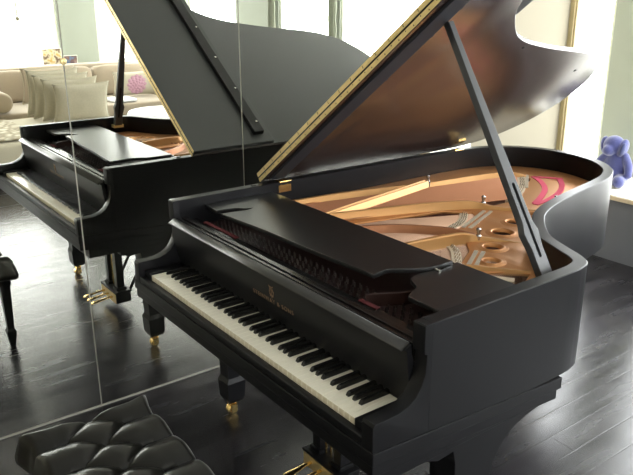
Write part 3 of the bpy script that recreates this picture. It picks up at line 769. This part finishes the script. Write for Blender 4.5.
# picture cards standing on the window ledge behind the sofa
def picture(yc, w, h, lab, cols, sc):
    t = thing('picture_card', (XR-.06, yc, .84), lab, 'picture')
    m = mat('picture_print', cols[0], .6); nt = m.node_tree; tc = nt.nodes.new('ShaderNodeTexCoord'); n = nt.nodes.new('ShaderNodeTexNoise'); n.inputs['Scale'].default_value = sc
    nt.links.new(tc.outputs['Object'], n.inputs['Vector']); rp = nt.nodes.new('ShaderNodeValToRGB'); rp.color_ramp.elements[0].position = .35; rp.color_ramp.elements[1].position = .62
    rp.color_ramp.elements[0].color = (*cols[0], 1); rp.color_ramp.elements[1].color = (*cols[2], 1); e = rp.color_ramp.elements.new(.48); e.color = (*cols[1], 1)
    nt.links.new(n.outputs['Fac'], rp.inputs['Fac']); nt.links.new(rp.outputs['Color'], nt.nodes['Principled BSDF'].inputs['Base Color'])
    bm = bmesh.new(); box(bm, XR-.075, XR-.055, yc-w/2, yc+w/2, .841, .84+h); bm_obj('board', bm, M['frame'], t, bevel=.002)
    bm = bmesh.new(); box(bm, XR-.078, XR-.0755, yc-w/2+.008, yc+w/2-.008, .848, .84+h-.008); bm_obj('print', bm, m, t)
picture(2.06, .26, .22, 'yellow and white picture card on the ledge behind the sofa', [(.55, .36, .10), (.70, .62, .45), (.16, .10, .06)], 14)
picture(2.30, .19, .12, 'smaller dark picture card with blue beside the yellow one', [(.10, .22, .40), (.14, .07, .06), (.30, .20, .18)], 11)
# curtains and bead chain
def curtain(name, x, y, w, axis, z0, z1, lab, m='lace'):
    bm = bmesh.new(); n = 24; F = []; 
    for k in range(n+1):
        t = k/n; o_ = .018*math.sin(t*PI*7); a = (x+(t-.5)*w, y+o_) if axis == 'x' else (x+o_, y+(t-.5)*w)
        F.append(a)
    zs = [z0+(z1-z0)*j/40 for j in range(41)]
    rows = [[bm.verts.new((a[0]+(.006*math.sin(j*1.3) if axis == 'x' else 0), a[1]+(.006*math.sin(j*1.3) if axis != 'x' else 0), z)) for a in F] for j, z in enumerate(zs)]
    for a, b in zip(rows, rows[1:]):
        for k in range(n): bm.faces.new((a[k], a[k+1], b[k+1], b[k]))
    r_ = bmesh.ops.solidify(bm, geom=bm.faces[:], thickness=.003)
    return tag(bm_obj(name, bm, M[m], None, smooth=True), lab, 'curtain')
curtain('curtain', 4.36, YW-.06, .14, 'x', .48, 2.45, 'pale green gathered curtain at the edge of the wide wall pier, seen in the mirror')
curtain('curtain', 3.18, YW-.06, .13, 'x', .48, 2.45, 'narrow pale green curtain between two windows, seen in the mirror')
M['bead'] = mat('bead_chain', (.22, .21, .15), .6)
bm = bmesh.new()
for k in range(40):
    bmesh.ops.create_icosphere(bm, subdivisions=1, radius=.016 if k else .035, matrix=Matrix.Translation((XR-.12, 1.66, 1.45+k*.026)))
cyl(bm, (XR-.12, 1.66, 1.45), (XR-.12, 1.66, 2.49), .004, n=5)
tag(bm_obj('blind_chain', bm, M['bead'], None, smooth=True), 'pale beaded blind chain hanging in the left window reflection', 'blind cord')

# ------------------------------------------------------------------ blue plush elephant on the sill
def blob(name, ells, m, parent, vox=.006, tubes=()):
    bm = bmesh.new()
    for c, h, rot in ells:
        mt = Matrix.Translation(c) @ Matrix.Rotation(rot[2], 4, 'Z') @ Matrix.Rotation(rot[1], 4, 'Y') @ Matrix.Rotation(rot[0], 4, 'X') @ Matrix.Diagonal((*h, 1))
        bmesh.ops.create_uvsphere(bm, u_segments=20, v_segments=12, radius=1, matrix=mt)
    for path, rad in tubes:
        P = spline([Vector(p) for p in path], 6)
        for i, p in enumerate(P):
            t = i/(len(P)-1); rr = rad[0]+(rad[1]-rad[0])*t
            bmesh.ops.create_uvsphere(bm, u_segments=12, v_segments=8, radius=rr, matrix=Matrix.Translation(p))
    me = bpy.data.meshes.new(name); bm.to_mesh(me); bm.free()
    t = bpy.data.objects.new('tmp', me); C.objects.link(t)
    md = t.modifiers.new('r', 'REMESH'); md.mode = 'VOXEL'; md.voxel_size = vox
    ms = t.modifiers.new('s', 'SMOOTH'); ms.iterations = 4; ms.factor = .5
    me2 = bpy.data.meshes.new_from_object(t.evaluated_get(bpy.context.evaluated_depsgraph_get())); bpy.data.objects.remove(t)
    me2.materials.clear(); me2.name = name
    return link(name, me2, m, parent, True)
ex, ey, ez = -.245, 3.68, .46
toy = thing('plush_toy', (ex, ey, ez), 'blue plush animal toy sitting on the window sill', 'toy')
def E(dx, dy, dz): return (ex+dx, ey+dy, ez+dz)
blob('body', [(E(0, .0, .11), (.095, .075, .12), (.0, 0, 0)), (E(0, -.01, .065), (.11, .085, .065), (0, 0, 0)), (E(0, 0, .20), (.060, .055, .05), (0, 0, 0)),
      (E(-.02, -.02, .272), (.076, .070, .070), (0, 0, 0)), (E(-.022, -.075, .245), (.042, .05, .040), (0, 0, 0))],
     M['plush'], toy, .006,
     tubes=[([E(-.06, -.01, .20), E(-.11, -.02, .15), E(-.145, -.04, .07)], (.032, .028)), ([E(.06, 0, .20), E(.11, -.03, .15), E(.13, -.05, .09)], (.032, .028)),
            ([E(-.05, -.02, .05), E(-.09, -.085, .045), E(-.10, -.120, .045)], (.045, .042)), ([E(.05, -.02, .05), E(.09, -.085, .045), E(.105, -.120, .045)], (.045, .042))])
for s in (-1, 1):
    blob('ear', [(E(-.02+s*.066, -.014, .258), (.030, .052, .070), (0, s*.22, 0))], M['plush'], toy, .005)
blob('ear_patch', [(E(.064, -.050, .258), (.018, .026, .050), (0, .22, 0))], M['plushd'], toy, .004)

# ------------------------------------------------------------------ light
w = bpy.data.worlds.new('sky'); SC.world = w; w.use_nodes = True; nt = w.node_tree
bg = nt.nodes['Background']; bg.inputs['Color'].default_value = (.99, .98, 1.01, 1); bg.inputs['Strength'].default_value = 9
def portal(name, loc, rot, sx, sy):
    l = bpy.data.lights.new(name, 'AREA'); l.shape = 'RECTANGLE'; l.size = sx; l.size_y = sy; l.cycles.is_portal = True
    o = bpy.data.objects.new(name, l); C.objects.link(o); o.location = loc; o.rotation_euler = rot
for a, b in wins: portal('window_portal', ((a+b)/2, YW+.09, 1.48), (-PI/2, 0, 0), b-a, 2.04)
for a, b in rw: portal('window_portal', (XR+.09, (a+b)/2, 1.67), (0, PI/2, 0), 1.66, b-a)
SC.view_settings.view_transform = 'Standard'; SC.view_settings.look = 'None'; SC.view_settings.gamma = 1
SC.view_settings.use_curve_mapping = False
SC.view_settings.exposure = .4
